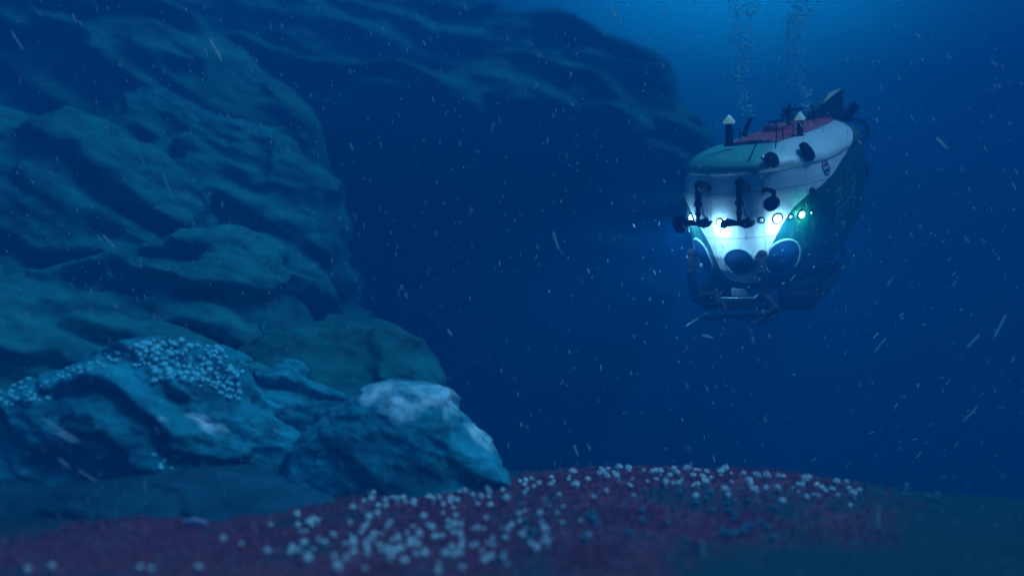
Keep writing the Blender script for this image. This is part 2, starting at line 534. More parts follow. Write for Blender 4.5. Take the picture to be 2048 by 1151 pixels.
rock('rock_cliff', 'broad cliff with mottled crest whose right flank meets open water',
     [(120, 420), (190, 260), (240, 205), (280, 172), (330, 168), (370, 182), (430, 210), (520, 232), (580, 245), (612, 290), (660, 322), (692, 375),
      (706, 430), (700, 520), (720, 640), (760, 760)], 26, -6, 3.5, 4, M['rock_mid'], amp=1.0, space=1.8, dip=27, nu=320, nv=240, seed=158, fine=.1, under=(-1.5, 3))
rock('rock_cliff', 'dark far wall filling the upper left corner of the picture',
     [(-900, -420), (-300, -360), (60, -230), (250, -60), (400, 70), (470, 108), (520, 150), (600, 190), (645, 240), (672, 290), (700, 420), (740, 600)],
     30, -10, 3, 4, M['rock_far'], amp=1.1, space=2.0, dip=30, nu=300, nv=200, seed=173, under=(-4, 6))
rock('rock_ridge', 'huge faint ridge arching from the top of the picture down towards the submersible',
     [(100, -160), (450, -130), (700, -95), (900, -45), (1050, 5), (1150, 45), (1230, 88), (1300, 108), (1350, 150), (1400, 205), (1445, 262), (1480, 350), (1520, 560)],
     40, -21, 3.5, 6, M['rock_far'], amp=1.4, space=2.2, dip=17, nu=360, nv=260, seed=195, fine=.2, p=.6, under=(-22, 18))
rock('rock_ledge', 'faint slanting ledge hanging in the middle of the far ridge',
     [(380, 60), (560, 75), (700, 126), (800, 122), (880, 140), (960, 165), (1030, 196), (1075, 235), (1110, 275), (1150, 400)], 33, 6, 2.5, 4, M['rock_far'],
     amp=.95, space=1.7, dip=20, nu=280, nv=200, seed=211, p=.6, under=(-5, 10))
rock('rock_ledge', 'faint rounded ledge on the far ridge nearest to the submersible',
     [(800, 300), (900, 160), (980, 134), (1060, 126), (1130, 150), (1200, 178), (1260, 200), (1305, 240), (1340, 330), (1390, 520)], 35.5, 5, 2.5, 4, M['rock_far'],
     amp=.95, space=1.7, dip=20, nu=280, nv=200, seed=230, p=.6, under=(-5, 10))


# ------------------------------------------------------------------ submersible
YAW, PITCH = math.radians(30.5), math.radians(13.8)
ey = Vector((math.sin(YAW) * math.cos(PITCH), math.cos(YAW) * math.cos(PITCH), math.sin(PITCH)))      # towards its stern
ex = Vector((math.cos(YAW), -math.sin(YAW), 0))
ez = ex.cross(ey)
SUB_O = Vector((4.205, 16.57, 4.26)) - ez * 1.5 - ey * .1
sub = empty('submersible')
MS = Matrix(((ex.x, ey.x, ez.x, SUB_O.x), (ex.y, ey.y, ez.y, SUB_O.y), (ex.z, ey.z, ez.z, SUB_O.z), (0, 0, 0, 1)))
sub.matrix_world = MS
tag(sub, 'white and dark green crewed submersible with red deck and lit lamps, hovering nose down', 'submersible')
MI = MS.inverted()

# levels of the hull: height, front, half-width, rear, half-width of the deck is the last
LEV = [(0.00, 1.15, .60, 5.3), (.05, .85, .86, 5.7), (.15, .58, 1.08, 6.1), (.30, .34, 1.24, 6.8), (.50, .17, 1.35, 7.5), (.80, .06, 1.43, 8.0),
       (1.15, .03, 1.47, 8.2), (1.55, 0.0, 1.50, 8.3), (1.95, .03, 1.50, 8.3), (2.15, .07, 1.47, 8.3), (2.30, .10, 1.44, 8.3), (2.35, .105, 1.43, 8.3),
       (2.38, .085, 1.445, 8.33), (2.42, .075, 1.45, 8.33), (2.50, .10, 1.42, 8.3), (2.58, .19, 1.34, 8.25), (2.65, .35, 1.23, 8.15), (2.71, .62, 1.08, 8.0), (2.75, .98, .92, 7.9), (2.775, 1.42, .74, 7.8)]
LEV = [(z, f, w, r) for z, f, w, r in LEV]


def outline(z, f, w, r, n=64):
    pts = []
    Lf = float(np.interp(z, [0, .5, 1.0, 1.6, 2.2, 2.6], [2.3, 2.3, 2.15, 1.95, 2.1, 2.3])) * w / 1.5
    Lt = 3.6
    e = 2 / float(np.interp(z, [0, .9, 1.6, 2.2, 2.6], [1.9, 1.95, 2.12, 2.08, 2.0]))
    for i in range(n):                                   # nose
        t = (i / n) * math.pi / 2
        pts.append((w * math.sin(t) ** e, f + Lf * (1 - math.cos(t) ** e)))
    s0, s1 = f + Lf, r - Lt
    for i in range(24):
        pts.append((w, s0 + (s1 - s0) * i / 24))
    for i in range(25):
        t = i / 24
        pts.append((w * (1 - .62 * t ** 2.0), s1 + Lt * t))
    for i in range(1, 7):
        pts.append((w * .38 * math.cos(i / 6 * math.pi / 2), r + .12 * math.sin(i / 6 * math.pi / 2)))
    return pts


# smooth interpolation of the levels
zz = []
for i in range(len(LEV) - 1):
    k = max(2, int((LEV[i + 1][0] - LEV[i][0]) / .03))
    zz += [LEV[i][0] + (LEV[i + 1][0] - LEV[i][0]) * j / k for j in range(k)]
zz.append(LEV[-1][0])
L = np.array(LEV)
HV, HUV = [], []
for z in zz:
    f, w, r = (float(np.interp(z, L[:, 0], L[:, k])) for k in (1, 2, 3))
    pr = outline(z, f, w, r)
    full = [(-x, s) for x, s in reversed(pr[1:])] + pr
    uu, acc = [0.0], 0.0
    for a, c in zip(pr[:-1], pr[1:]):
        acc += math.hypot(c[0] - a[0], c[1] - a[1]); uu.append(acc)
    fu = [-q for q in reversed(uu[1:])] + uu
    for (x, s), u in zip(full, fu):
        HV.append((x, s, z)); HUV.append((u, z))
nl, npt = len(zz), len(full)
hm, n, l, b = new_mat('hull_paint')
uvn = n.new('ShaderNodeAttribute'); uvn.attribute_name = 'skin'
sp = n.new('ShaderNodeSeparateXYZ'); l.new(uvn.outputs['Vector'], sp.inputs[0])
au = n.new('ShaderNodeMath'); au.operation = 'ABSOLUTE'; l.new(sp.outputs['X'], au.inputs[0])


def math_node(op, a, b2=None, c=None):
    q = n.new('ShaderNodeMath'); q.operation = op
    for i, v in enumerate((a, b2, c)):
        if v is None: continue
        if isinstance(v, (int, float)): q.inputs[i].default_value = v
        else: l.new(v, q.inputs[i])
    return q.outputs[0]


fc = n.new('ShaderNodeFloatCurve')
cv = fc.mapping.curves[0]
BOUND = [(0, .19), (.25, .23), (.40, .38), (.50, .66), (.60, .95), (.72, 1.17), (.92, 1.46), (1.22, 1.73), (1.75, 1.91), (2.8, 2.16), (4.26, 2.36), (4.9, 2.52), (6.5, 2.8), (8.8, 3.2)]
cv.points[0].location = (BOUND[0][0] / 10, BOUND[0][1] / 4); cv.points[1].location = (1, .85)
for u, z in BOUND[1:]: cv.points.new(u / 10, z / 4)
fc.mapping.use_clip = False
fc.mapping.update()
l.new(math_node('DIVIDE', au.outputs[0], 10.0), fc.inputs['Value'])
zb = math_node('MULTIPLY', fc.outputs[0], 4.0)
dz = math_node('SUBTRACT', sp.outputs['Z'] if False else sp.outputs['Y'], zb)
wmask = n.new('ShaderNodeMapRange'); wmask.inputs['From Min'].default_value = -.006; wmask.inputs['From Max'].default_value = .006
l.new(dz, wmask.inputs['Value'])


def line(val, at_, wd):
    d_ = math_node('ABSOLUTE', math_node('SUBTRACT', val, at_))
    return math_node('LESS_THAN', d_, wd)


seam = line(sp.outputs['Y'], 1.17, .007)
seam = math_node('MAXIMUM', seam, line(sp.outputs['Y'], 2.02, .006))
for q in (.5, 1.42, 3.5, 5.2):
    seam = math_node('MAXIMUM', seam, line(au.outputs[0], q, .006))
tcn = n.new('ShaderNodeTexCoord'); tn = n.new('ShaderNodeTexNoise'); tn.inputs['Scale'].default_value = 2.2; tn.inputs['Detail'].default_value = 7
l.new(tcn.outputs['Object'], tn.inputs['Vector'])
mpn = n.new('ShaderNodeMapping'); mpn.inputs['Scale'].default_value = (7, 7, .9)
l.new(tcn.outputs['Object'], mpn.inputs['Vector'])
tn2 = n.new('ShaderNodeTexNoise'); tn2.inputs['Scale'].default_value = 1.0; tn2.inputs['Detail'].default_value = 8; tn2.inputs['Roughness'].default_value = .7
l.new(mpn.outputs[0], tn2.inputs['Vector'])
gr = n.new('ShaderNodeMapRange'); gr.inputs['From Min'].default_value = .52; gr.inputs['From Max'].default_value = .78; gr.inputs['To Max'].default_value = .55
l.new(tn2.outputs['Fac'], gr.inputs['Value'])
mw = n.new('ShaderNodeMix'); mw.data_type = 'RGBA'; l.new(tn.outputs['Fac'], mw.inputs['Factor'])
mw.inputs[6].default_value = (.56, .65, .66, 1); mw.inputs[7].default_value = (.88, .88, .86, 1)
mg = n.new('ShaderNodeMix'); mg.data_type = 'RGBA'; l.new(tn.outputs['Fac'], mg.inputs['Factor'])
mg.inputs[6].default_value = (.003, .065, .055, 1); mg.inputs[7].default_value = (.006, .10, .08, 1)
mm = n.new('ShaderNodeMix'); mm.data_type = 'RGBA'
l.new(wmask.outputs[0], mm.inputs['Factor']); l.new(mg.outputs[2], mm.inputs[6]); l.new(mw.outputs[2], mm.inputs[7])
brow = math_node('MULTIPLY', math_node('GREATER_THAN', sp.outputs['Y'], 2.37), 1.0)
bf = n.new('ShaderNodeMapRange'); bf.interpolation_type = 'SMOOTHSTEP'
bf.inputs['From Min'].default_value = .3; bf.inputs['From Max'].default_value = .95; bf.inputs['To Min'].default_value = .95; bf.inputs['To Max'].default_value = 0
l.new(sp.outputs['X'], bf.inputs['Value'])
mbrow = n.new('ShaderNodeMix'); mbrow.data_type = 'RGBA'
l.new(math_node('MULTIPLY', brow, bf.outputs[0]), mbrow.inputs['Factor']); l.new(mm.outputs[2], mbrow.inputs[6]); mbrow.inputs[7].default_value = (.03, .36, .26, 1)
mm = mbrow
ms = n.new('ShaderNodeMix'); ms.data_type = 'RGBA'
l.new(math_node('MULTIPLY', seam, .75), ms.inputs['Factor']); l.new(mm.outputs[2], ms.inputs[6]); ms.inputs[7].default_value = (.02, .06, .08, 1)
mgr = n.new('ShaderNodeMix'); mgr.data_type = 'RGBA'
l.new(gr.outputs[0], mgr.inputs['Factor']); l.new(ms.outputs[2], mgr.inputs[6]); mgr.inputs[7].default_value = (.16, .26, .25, 1)
l.new(mgr.outputs[2], b.inputs['Base Color']); b.inputs['Roughness'].default_value = .42

hull = grid_object('hull', np.array(HV), nl, npt, hm, sub)
att = hull.data.attributes.new('skin', 'FLOAT_VECTOR', 'POINT')
att.data.foreach_set('vector', np.array([(u, z, 0) for u, z in HUV], dtype=np.float32).ravel())
bm = bmesh.new(); bm.from_mesh(hull.data); bm.verts.ensure_lookup_table()
lay = bm.verts.layers.float_vector.get('skin')
for row, fl in ((0, 0), (nl - 1, 1)):
    ring = [bm.verts[row * npt + i] for i in range(npt)]
    bm.faces.new(ring if fl else ring[::-1])
for i in range(nl - 1):
    bm.faces.new([bm.verts[i * npt], bm.verts[(i + 1) * npt], bm.verts[(i + 1) * npt + npt - 1], bm.verts[i * npt + npt - 1]])
bmesh.ops.recalc_face_normals(bm, faces=bm.faces[:])
bm.to_mesh(hull.data); bm.free()
hv = [v.co.copy() for v in hull.data.vertices]
HB = BVHTree.FromPolygons(hv, [tuple(q.vertices) for q in hull.data.polygons])


def ray_local(px, py):
    o = MI @ Vector((0, 0, CAM_Z))
    d = (MI @ P(px, py, 10.0)) - o
    return o, d.normalized()


def on_hull(px, py):
    o, d = ray_local(px, py)
    h, nrm, i, dist = HB.ray_cast(o, d)
    if h is None:
        h, nrm, i, dist = HB.find_nearest(o + d * 19)
    if nrm.dot(d) > 0: nrm = -nrm
    return h, nrm


def in_plane(px, py, s):
    """the sub's own coordinates of a point at the station s along its length"""
    o, d = ray_local(px, py)
    t = (s - o.y) / d.y
    return o + d * t


def frame(nrm):
    up = Vector((0, 0, 1))
    a = up.cross(nrm)
    if a.length < .1: a = Vector((1, 0, 0))
    a.normalize()
    return a, nrm.cross(a).normalized()


def drop(c, nrm, a, b_, x, y, off):
    """a point of a flat pattern laid on the hull"""
    o = c + a * x + b_ * y + nrm * .6
    h, n2, i, dist = HB.ray_cast(o, -nrm, 2.0)
    if h is None: h = c + a * x + b_ * y
    return h + nrm * off


def decal_disc(mb, c, nrm, r, off, r0=0.0, rings=6, seg=40, dome=0.0, a0=0, a1=2 * math.pi):
    a, b_ = frame(nrm)
    V, F = [], []
    for i in range(rings + 1):
        rr = r0 + (r - r0) * i / rings
        for k in range(seg):
            t = a0 + (a1 - a0) * k / (seg if a1 - a0 > 6 else seg - 1)
            V.append(drop(c, nrm, a, b_, rr * math.cos(t), rr * math.sin(t), off + dome * (1 - (rr / r) ** 2)))
    for i in range(rings):
        for k in range(seg if a1 - a0 > 6 else seg - 1):
            F.append((i * seg + k, (i + 1) * seg + k, (i + 1) * seg + (k + 1) % seg, i * seg + (k + 1) % seg))
    mb.add(V, F)


def decal_ring(c, nrm, r, tr, off, seg=48):
    a, b_ = frame(nrm)
    return MB().tube([drop(c, nrm, a, b_, r * math.cos(2 * math.pi * k / seg), r * math.sin(2 * math.pi * k / seg), off) for k in range(seg)], tr, 8, closed=True)


# deck
DK = [(1.5, 0), (1.51, .3), (1.58, .46), (2.2, .56), (3.6, .66), (5.4, .70), (6.6, .62), (7.3, .42), (7.5, .2), (7.52, 0)]
mb = MB()
dn = 41
ssx = np.interp(np.linspace(0, 1, dn), np.linspace(0, 1, len(DK)), [q[0] for q in DK]); wwx = np.interp(np.linspace(0, 1, dn), np.linspace(0, 1, len(DK)), [q[1] for q in DK])
V = []
for s_, w_ in zip(ssx, wwx):
    w_ = max(w_, .02)
    for k in range(17):
        t = k / 8 - 1
        V.append((w_ * t, s_, 2.77 + (.02 if abs(t) == 1 else .05 + .09 * (1 - t * t) * min(1, w_))))
F = [(i * 17 + k, i * 17 + k + 1, (i + 1) * 17 + k + 1, (i + 1) * 17 + k) for i in range(dn - 1) for k in range(16)]
mb.add(V, F)
deck = mb.build('deck', M['red'], sub)
# hatch tower on the deck
mb = MB(); mb.tube([(0, 3.4, 2.88), (0, 3.4, 2.98), (0, 3.4, 3.01)], [.27, .25, .20], 28)
ht = mb.build('hatch', M['red'], sub)
mb = MB().tube([(.16 * math.cos(t), 3.4 + .16 * math.sin(t), 3.07) for t in np.linspace(0, 2 * math.pi, 16, endpoint=False)], .015, 6, closed=True)
mb.tube([(-.16, 3.4, 3.07), (.16, 3.4, 3.07)], .012, 6); mb.tube([(0, 3.4, 3.0), (0, 3.4, 3.08)], .02, 6)
mb.build('handwheel', M['black'], ht)
mb = MB()
for x in (-.3, .3):
    mb.tube([(x, 5.3, 2.88), (x, 5.35, 3.18), (x, 5.7, 3.23), (x, 5.9, 2.88)], .03, 8)
mb.tube([(-.3, 5.35, 3.18), (.3, 5.35, 3.18)], .03, 8)
mb.build('lifting_frame', M['frame'], sub)
for sx in (-1, 1):
    mb = MB()
    mb.tube([(sx * .5, 1.9, 2.76), (sx * .5, 1.9, 3.02), (sx * .55, 2.6, 3.04), (sx * .55, 2.6, 2.76)], .014, 7)
    mb.build('handrail', M['black'], sub)
# lines over the front shoulder
for px0, py0, px1, py1 in ((1512, 288, 1497, 322), (1552, 246, 1551, 296)):
    a, _ = on_hull(px1, py1)
    c = in_plane(px0, py0, a.y + .25)
    mb = MB().tube([c, (c + a) / 2 + Vector((.02, 0, .03)), a], .012, 6)
    mb.build('antenna_wire', M['black'], sub)


# masts with pale conical caps
def mast(px, py_top, py_bot, s, rad, cap=True, lean=0.0, pxb=None):
    top = in_plane(px, py_top, s); bot = in_plane(pxb or px, py_bot, s)
    h = (top - bot)
    mb = MB().tube([bot, bot + h * .08, bot + h * .1, bot + h * .62, bot + h * .64, bot + h * .85], [rad * 1.5, rad * 1.5, rad, rad, rad * .85, rad * .85], 16)
    mb.tube([bot + h * .3, bot + h * .34], rad * 1.3, 16)
    mo = mb.build('mast', M['black'], sub)
    if cap:
        u = h.normalized()
        c = MB().tube([top - u * .17, top - u * .13, top - u * .03, top], [rad * 1.65, rad * 1.75, rad * .5, rad * .1], 20)
        c.build('mast_cap', M['mast_cap'], mo)
    return mo


M['mast_cap'] = lamp_mat('dim_mast_beacon', (.25, .75, .60), .30)
mast(1458, 229, 292, 1.05, .066)
mast(1600, 223, 274, 2.6, .06)
mast(1504, 228, 272, 3.1, .05, cap=False, pxb=1488)
mast(1580, 198, 250, 4.4, .03, cap=False, pxb=1575)

# viewports
for px, py, r in ((1478, 525, .255), (1567, 516, .34), (1404, 512, .34)):
    c, nrm = on_hull(px, py)
    vp = decal_ring(c, nrm, r + .025, .024, .004).build('viewport_frame', M['ring'] if px == 1478 else M['ring2'] if 'ring2' in M else M['ring'], sub)
    g = MB(); decal_disc(g, c, nrm, r, .012, dome=.05)
    g.build('window_glass', M['glass'], vp)
    if px == 1404:
        q, qn = on_hull(1408, 530)
        g = MB().ball(q + qn * .02, .07)
        g.build('sample_probe', M['ring'], sub)

# lamp row round the nose, mirrored
LAMPS = [(1440, 445, .058, 1), (1523, 440, .034, 0), (1555, 437, .075, 1), (1581, 433, .034, 0), (1603, 429, .066, 1), (1621, 425, .028, 0), (1383, 436, .07, 1)]
for px, py, r, lit in LAMPS:
    c, nrm = on_hull(px, py)
    ring_ = decal_ring(c, nrm, r + .018, .014, .006, 28).build('floodlight' if lit else 'camera_port', M['frame'], sub)
    g = MB(); decal_disc(g, c, nrm, r, .014, dome=.025, seg=24)
    g.build('lens', M['lens_white'] if lit else M['lens_small'], ring_)
    if lit:
        tint = (.26, .68, 1.0) if px != 1603 else (.12, .95, .80)
        ld = bpy.data.lights.new('floodlight_glow', 'POINT')
        ld.energy = 12.0; ld.color = tint
        ld.shadow_soft_size = .06
        lo = bpy.data.objects.new('floodlight_glow', ld)
        lo.location = c + nrm * .12
        link(lo, sub)
        ls = bpy.data.lights.new('floodlight_beam', 'SPOT')
        ls.energy = 290.0 if px != 1603 else 40.0; ls.color = (tint[0] * .5, tint[1] * .85, 1.0); ls.spot_size = math.radians(125); ls.spot_blend = 1.0; ls.shadow_soft_size = .06
        so = bpy.data.objects.new('floodlight_beam', ls)
        so.location = c + nrm * .12
        aim = (nrm + Vector((0, 0, -.45))).normalized()
        so.rotation_euler = aim.to_track_quat('-Z', 'Y').to_euler()
        link(so, sub)
        lw = bpy.data.lights.new('floodlight_wash', 'SPOT')
        lw.energy = 105.0 if px != 1603 else 14.0; lw.color = tint; lw.spot_size = math.radians(150); lw.spot_blend = 1.0; lw.shadow_soft_size = .08
        wo = bpy.data.objects.new('floodlight_wash', lw)
        wo.location = c + nrm * .36 + Vector((0, 0, .04))
        wo.rotation_euler = (nrm * -.55 + Vector((0, 0, -.84))).to_track_quat('-Z', 'Y').to_euler()
        link(wo, sub)

# shoulder disc housings and the brow lamp
for px, py, rx, tilt in ((1543, 323, .15, .62), (1612, 306, .19, .24)):
    c, nrm = on_hull(px, py)
    vd = ray_local(px, py)[1]
    ur = MI.to_3x3() @ Vector((.80, 0, .60)); ur = (ur - vd * ur.dot(vd)).normalized()
    n_ = (ur * .93 - vd * tilt).normalized()
    c = c + nrm * .06
    a_, b_ = frame(n_)
    mb = MB().tube([c - n_ * .05, c + n_ * .02, c + n_ * .05], [rx, rx, rx * .8], 28)
    mb.tube([c + n_ * .05, c + n_ * .055], [rx * .3, rx * .25], 14)
    mb.build('thruster_cowl', M['black'], sub)
c, nrm = on_hull(1530, 315)
bl = decal_ring(c, nrm, .06, .014, .01, 24).build('floodlight', M['frame'], sub)
g = MB(); decal_disc(g, c, nrm, .05, .02, dome=.03, seg=20); g.build('lens', M['lens_small'], bl)

# emblem on the side
c, nrm = on_hull(1652, 335)
em = decal_ring(c, nrm, .14, .012, .006, 36).build('emblem', plain('emblem_blue', (.02, .06, .22), .5), sub)
g = MB(); decal_disc(g, c, nrm, .13, .006, seg=30); g.build('emblem_disc', plain('emblem_white', (.45, .55, .62), .5), em)
g = MB(); decal_disc(g, c, nrm, .10, .011, r0=.035, rings=3, seg=20, a0=math.radians(20), a1=math.radians(160)); g.build('emblem_arc', plain('emblem_red', (.5, .05, .08), .5), em)
g = MB(); decal_disc(g, c, nrm, .10, .011, r0=.035, rings=3, seg=20, a0=math.radians(200), a1=math.radians(340)); g.build('emblem_wave', plain('emblem_navy', (.02, .05, .2), .5), em)
# small round port near the paint edge
c, nrm = on_hull(1624, 384)
sp_ = decal_ring(c, nrm, .065, .022, .01, 28).build('camera_port', M['frame'], sub)
g = MB(); decal_disc(g, c, nrm, .05, .012, seg=20); g.build('lens', M['glass'], sp_)

# lettering on the flank
fcu = bpy.data.curves.new('lettering', 'FONT'); fcu.body = '奋斗者'; fcu.size = 1.0; fcu.align_x = 'CENTER'; fcu.align_y = 'CENTER'
fcu.resolution_u = 4
fo = link(bpy.data.objects.new('lettering_curve', fcu))
bpy.context.view_layer.update()
tm = bpy.data.meshes.new_from_object(fo.evaluated_get(bpy.context.evaluated_depsgraph_get()))
bpy.data.objects.remove(fo)
bm = bmesh.new(); bm.from_mesh(tm)
bmesh.ops.triangulate(bm, faces=bm.faces[:])
bmesh.ops.subdivide_edges(bm, edges=[e for e in bm.edges if e.calc_length() > .25], cuts=2)
c, nrm = on_hull(1692, 396)
nrm = Vector((1, 0, 0))
lx = [v.co.x for v in bm.verts]; wspan = max(lx) - min(lx)
for v in bm.verts:
    x, y = v.co.x / wspan * 2.3, v.co.y / wspan * 2.3 * 1.0
    v.co = drop(c, nrm, Vector((0, 1, 0)), Vector((0, 0, 1)), x, y, .012)
bm.to_mesh(tm); bm.free()
tm.name = 'lettering'; tm.materials.clear(); tm.materials.append(M['letter'])
link(bpy.data.objects.new('lettering', tm), sub)


# booms with a crossbar of lamps and cameras
def boom(px_el, py_el, px_root, py_root, py_bar, px0, px1, reach, dish=False):
    root, rn = on_hull(px_root, py_root)
    s = root.y - reach
    el = in_plane(px_el, py_el, s)
    low = in_plane(px_el - 1, py_bar - 3, s - .05)
    mb = MB()
    mb.tube([root + Vector((0, .05, 0)), (root + el) / 2 + Vector((0, 0, .05)), el + Vector((0, .06, .03)), el + Vector((0, 0, -.05))], [.085, .075, .07, .07], 14)
    mb.tube([el, el + (low - el) * .5], [.062, .058], 14)
    mb.tube([el + (low - el) * .45, el + (low - el) * .56], .078, 14)
    mb.tube([el + (low - el) * .5, el + (low - el) * .78, low], [.05, .042, .038], 14)
    mb.tube([el + (low - el) * .74, el + (low - el) * .80], .06, 14)
    mb.ball(el + Vector((0, .02, 0)), .088)
    bo = mb.build('boom', M['black'], sub)
    mb = MB().tube([el + (low - el) * .45 + Vector((.06, 0, 0)), el + (low - el) * .8 + Vector((.12, -.05, 0)), low + Vector((.2, 0, .02))], .01, 6)
    mb.build('cable', M['black'], bo)
    a = in_plane(px0, py_bar, s - .05); c_ = in_plane(px1, py_bar, s - .05)
    mb = MB()
    mb.tube([a, c_], .042, 12)
    mb.tube([a + (c_ - a) * .08 + Vector((0, -.02, .055)), a + (c_ - a) * .42 + Vector((0, 0, .04))], [.05, .025], 12)
    mb.tube([a + (c_ - a) * .60 + Vector((0, 0, .04)), a + (c_ - a) * .98 + Vector((0, -.02, .08))], [.022, .042], 12)
    bar = mb.build('crossbar', M['black'], bo)
    for t, rr in ((.02, .075), (.22, .045), (.70, .05), (.84, .072), (1.0, .05)):
        q = a + (c_ - a) * t
        mb = MB().tube([q + Vector((0, .12, 0)), q + Vector((0, -.09, 0)), q + Vector((0, -.11, 0))], [rr * .8, rr, rr * .9], 18)
        mb.build('camera_head', M['black'], bo)
    for t, rr in ((.02, .028), (.84, .026)):
        q = a + (c_ - a) * t
        mb = MB().tube([q + Vector((0, -.105, 0)), q + Vector((0, -.125, 0))], [rr, rr * .8], 14)
        mb.build('lens', M['ring'], bo)
    if dish:
        q = a + Vector((-.02, -.05, 0))
        mb = MB().tube([q + Vector((.05, .10, 0)), q + Vector((0, 0, 0)), q + Vector((-.02, -.06, 0))], [.08, .16, .165], 24)
        mb.build('lamp_housing', M['black'], bo)
        q = in_plane(1376, 457, s - .02)
        mb = MB().box(q, (.05, .02, .16), bev=.01)
        mb.build('marker_plate', M['white'], bo)


boom(1397, 372, 1416, 379, 447, 1367, 1418, .55, dish=True)
boom(1479, 366, 1492, 378, 447, 1450, 1503, .62)

# hanging camera pod
root, rn = on_hull(1528, 381)
s = root.y - .30
pod = in_plane(1543, 407, s - .1)
mb = MB().tube([root, root + rn * .2, in_plane(1548, 383, s - .1), pod + Vector((.04, 0, .1))], [.05, .045, .045, .04], 12)
pb = mb.build('pod_bracket', M['black'], sub)
mb = MB().tube([pod + Vector((0, .16, 0)), pod + Vector((0, .12, 0)), pod + Vector((0, -.08, 0)), pod + Vector((0, -.1, 0))], [.09, .125, .13, .11], 24)
mb.build('camera_pod', M['black'], pb)
mb = MB().tube([pod + Vector((0, -.1, 0)), pod + Vector((0, -.115, 0))], [.05, .04], 18)
mb.build('lens', M['glass'], pb)


# manipulators, folded under the nose
def arm(pts, rad):
    mb = MB()
    for i in range(len(pts) - 1):
        a, c_ = Vector(pts[i]), Vector(pts[i + 1])
        mb.tube([a, a + (c_ - a) * .12, a + (c_ - a) * .88, c_], [rad[i] * .8, rad[i], rad[i + 1], rad[i + 1] * .8], 14)
    for p_, r_ in zip(pts, rad): mb.ball(p_, r_ * 1.18, 12, 8)
    mb.tube([Vector(pts[0]) + Vector((.07, -.05, -.05)), Vector(pts[1]) + Vector((.1, -.07, 0)), Vector(pts[2]) + Vector((.08, -.05, 0))], .016, 6)
    ao = mb.build('manipulator_arm', M['black'], sub)
    p_, q_ = Vector(pts[-2]), Vector(pts[-1])
    u = (q_ - p_).normalized(); side = u.cross(Vector((0, 1, 0))).normalized()
    for k in (-1, 1):
        mb = MB().tube([q_, q_ + u * .10 + side * k * .07, q_ + u * .2 + side * k * .06, q_ + u * .28 + side * k * .015], [.03, .028, .024, .012], 8)
        mb.build('gripper_jaw', M['frame'], ao)


arm([in_plane(1384, 508, .4), in_plane(1381, 545, .25), in_plane(1392, 596, .2), in_plane(1432, 588, -.1), in_plane(1440, 606, -.25)], [.095, .085, .08, .07, .055])
arm([in_plane(1524, 510, .15), in_plane(1523, 545, .0), in_plane(1530, 590, -.1), in_plane(1552, 618, -.3), in_plane(1535, 628, -.4)], [.085, .085, .085, .075, .06])

# belly frame, skids and side pods
mb = MB()
for sx in (-1, 1):
    mb.tube([(sx * .95, .75, -.30), (sx * 1.0, 1.0, -.42), (sx * 1.0, 5.2, -.42), (sx * .95, 5.6, -.30)], .075, 12)
    for q in (1.2, 2.6, 4.0, 5.2):
        mb.tube([(sx * 1.0, q, -.42), (sx * .8, q, .25)], .05, 8)
for q in (1.0, 3.0, 5.0): mb.tube([(-1, q, -.42), (1, q, -.42)], .045, 8)
mb.build('landing_skid', M['frame'], sub)
for sx in (-1, 1):
    mb = MB().box((sx * .78, 1.35, -.12), (.62, 1.1, .52), bev=.08)
    mb.box((sx * .9, .75, -.18), (.34, .3, .3), bev=.05)
    mb.tube([(sx * .62, .62, -.1), (sx * .62, .62, .18)], .06, 10)
    mb.build('hydraulic_pack', M['black'], sub)
mb = MB().box((.1, 2.8, -.12), (1.3, 1.8, .34), bev=.08)
mb.build('battery_pod', M['frame'], sub)

# sample basket with forward tines
bl_, br_ = in_plane(1430, 596, .15), in_plane(1508, 596, .15)
cx_ = (bl_ + br_) / 2
mb = MB()
wd = (br_ - bl_).length
rot = Matrix.Identity(3)
z0 = cx_.z
mb.tube([(bl_.x, .15, z0), (br_.x, .15, z0), (br_.x, .95, z0), (bl_.x, .95, z0)], .018, 8, closed=True)
sb = mb.build('sample_basket', M['pale_metal'], sub)
mb = MB().box((cx_.x, .14, z0 - .12), (wd * 1.02, .03, .17), bev=.01)
mb.box((cx_.x, .55, z0 - .2), (wd, .8, .03), bev=.01)
for sx in (bl_.x, br_.x): mb.box((sx, .55, z0 - .12), (.025, .8, .16), bev=.008)
mb.build('basket_panel', M['frame2'] if 'frame2' in M else M['frame'], sb)
q = in_plane(1483, 582, .5)
mb = MB().box((q.x, .5, q.z), (.33, .3, .17), bev=.03)
mb.tube([(q.x - .05, .5, q.z + .08), (q.x - .05, .5, q.z + .13)], .05, 12)
mb.build('sample_box', M['pale_metal'], sb)
for k, (xa, ya) in enumerate(((1372, 652), (1398, 654), (1424, 655), (1450, 655), (1474, 654), (1500, 650), (1524, 646))):
    a = in_plane(xa, ya, -.35); c_ = in_plane(xa + 42, ya - 26, .5)
    mb = MB().tube([a, a + (c_ - a) * .1, c_], [.01, .022, .022], 7)
    mb.build('basket_tine', M['pale_metal'] if k == 0 else M['frame'], sub)
a, c_ = in_plane(1400, 636, .3), in_plane(1560, 628, .3)
MB().tube([a, c_], .035, 8).build('basket_rail', M['frame'], sub)

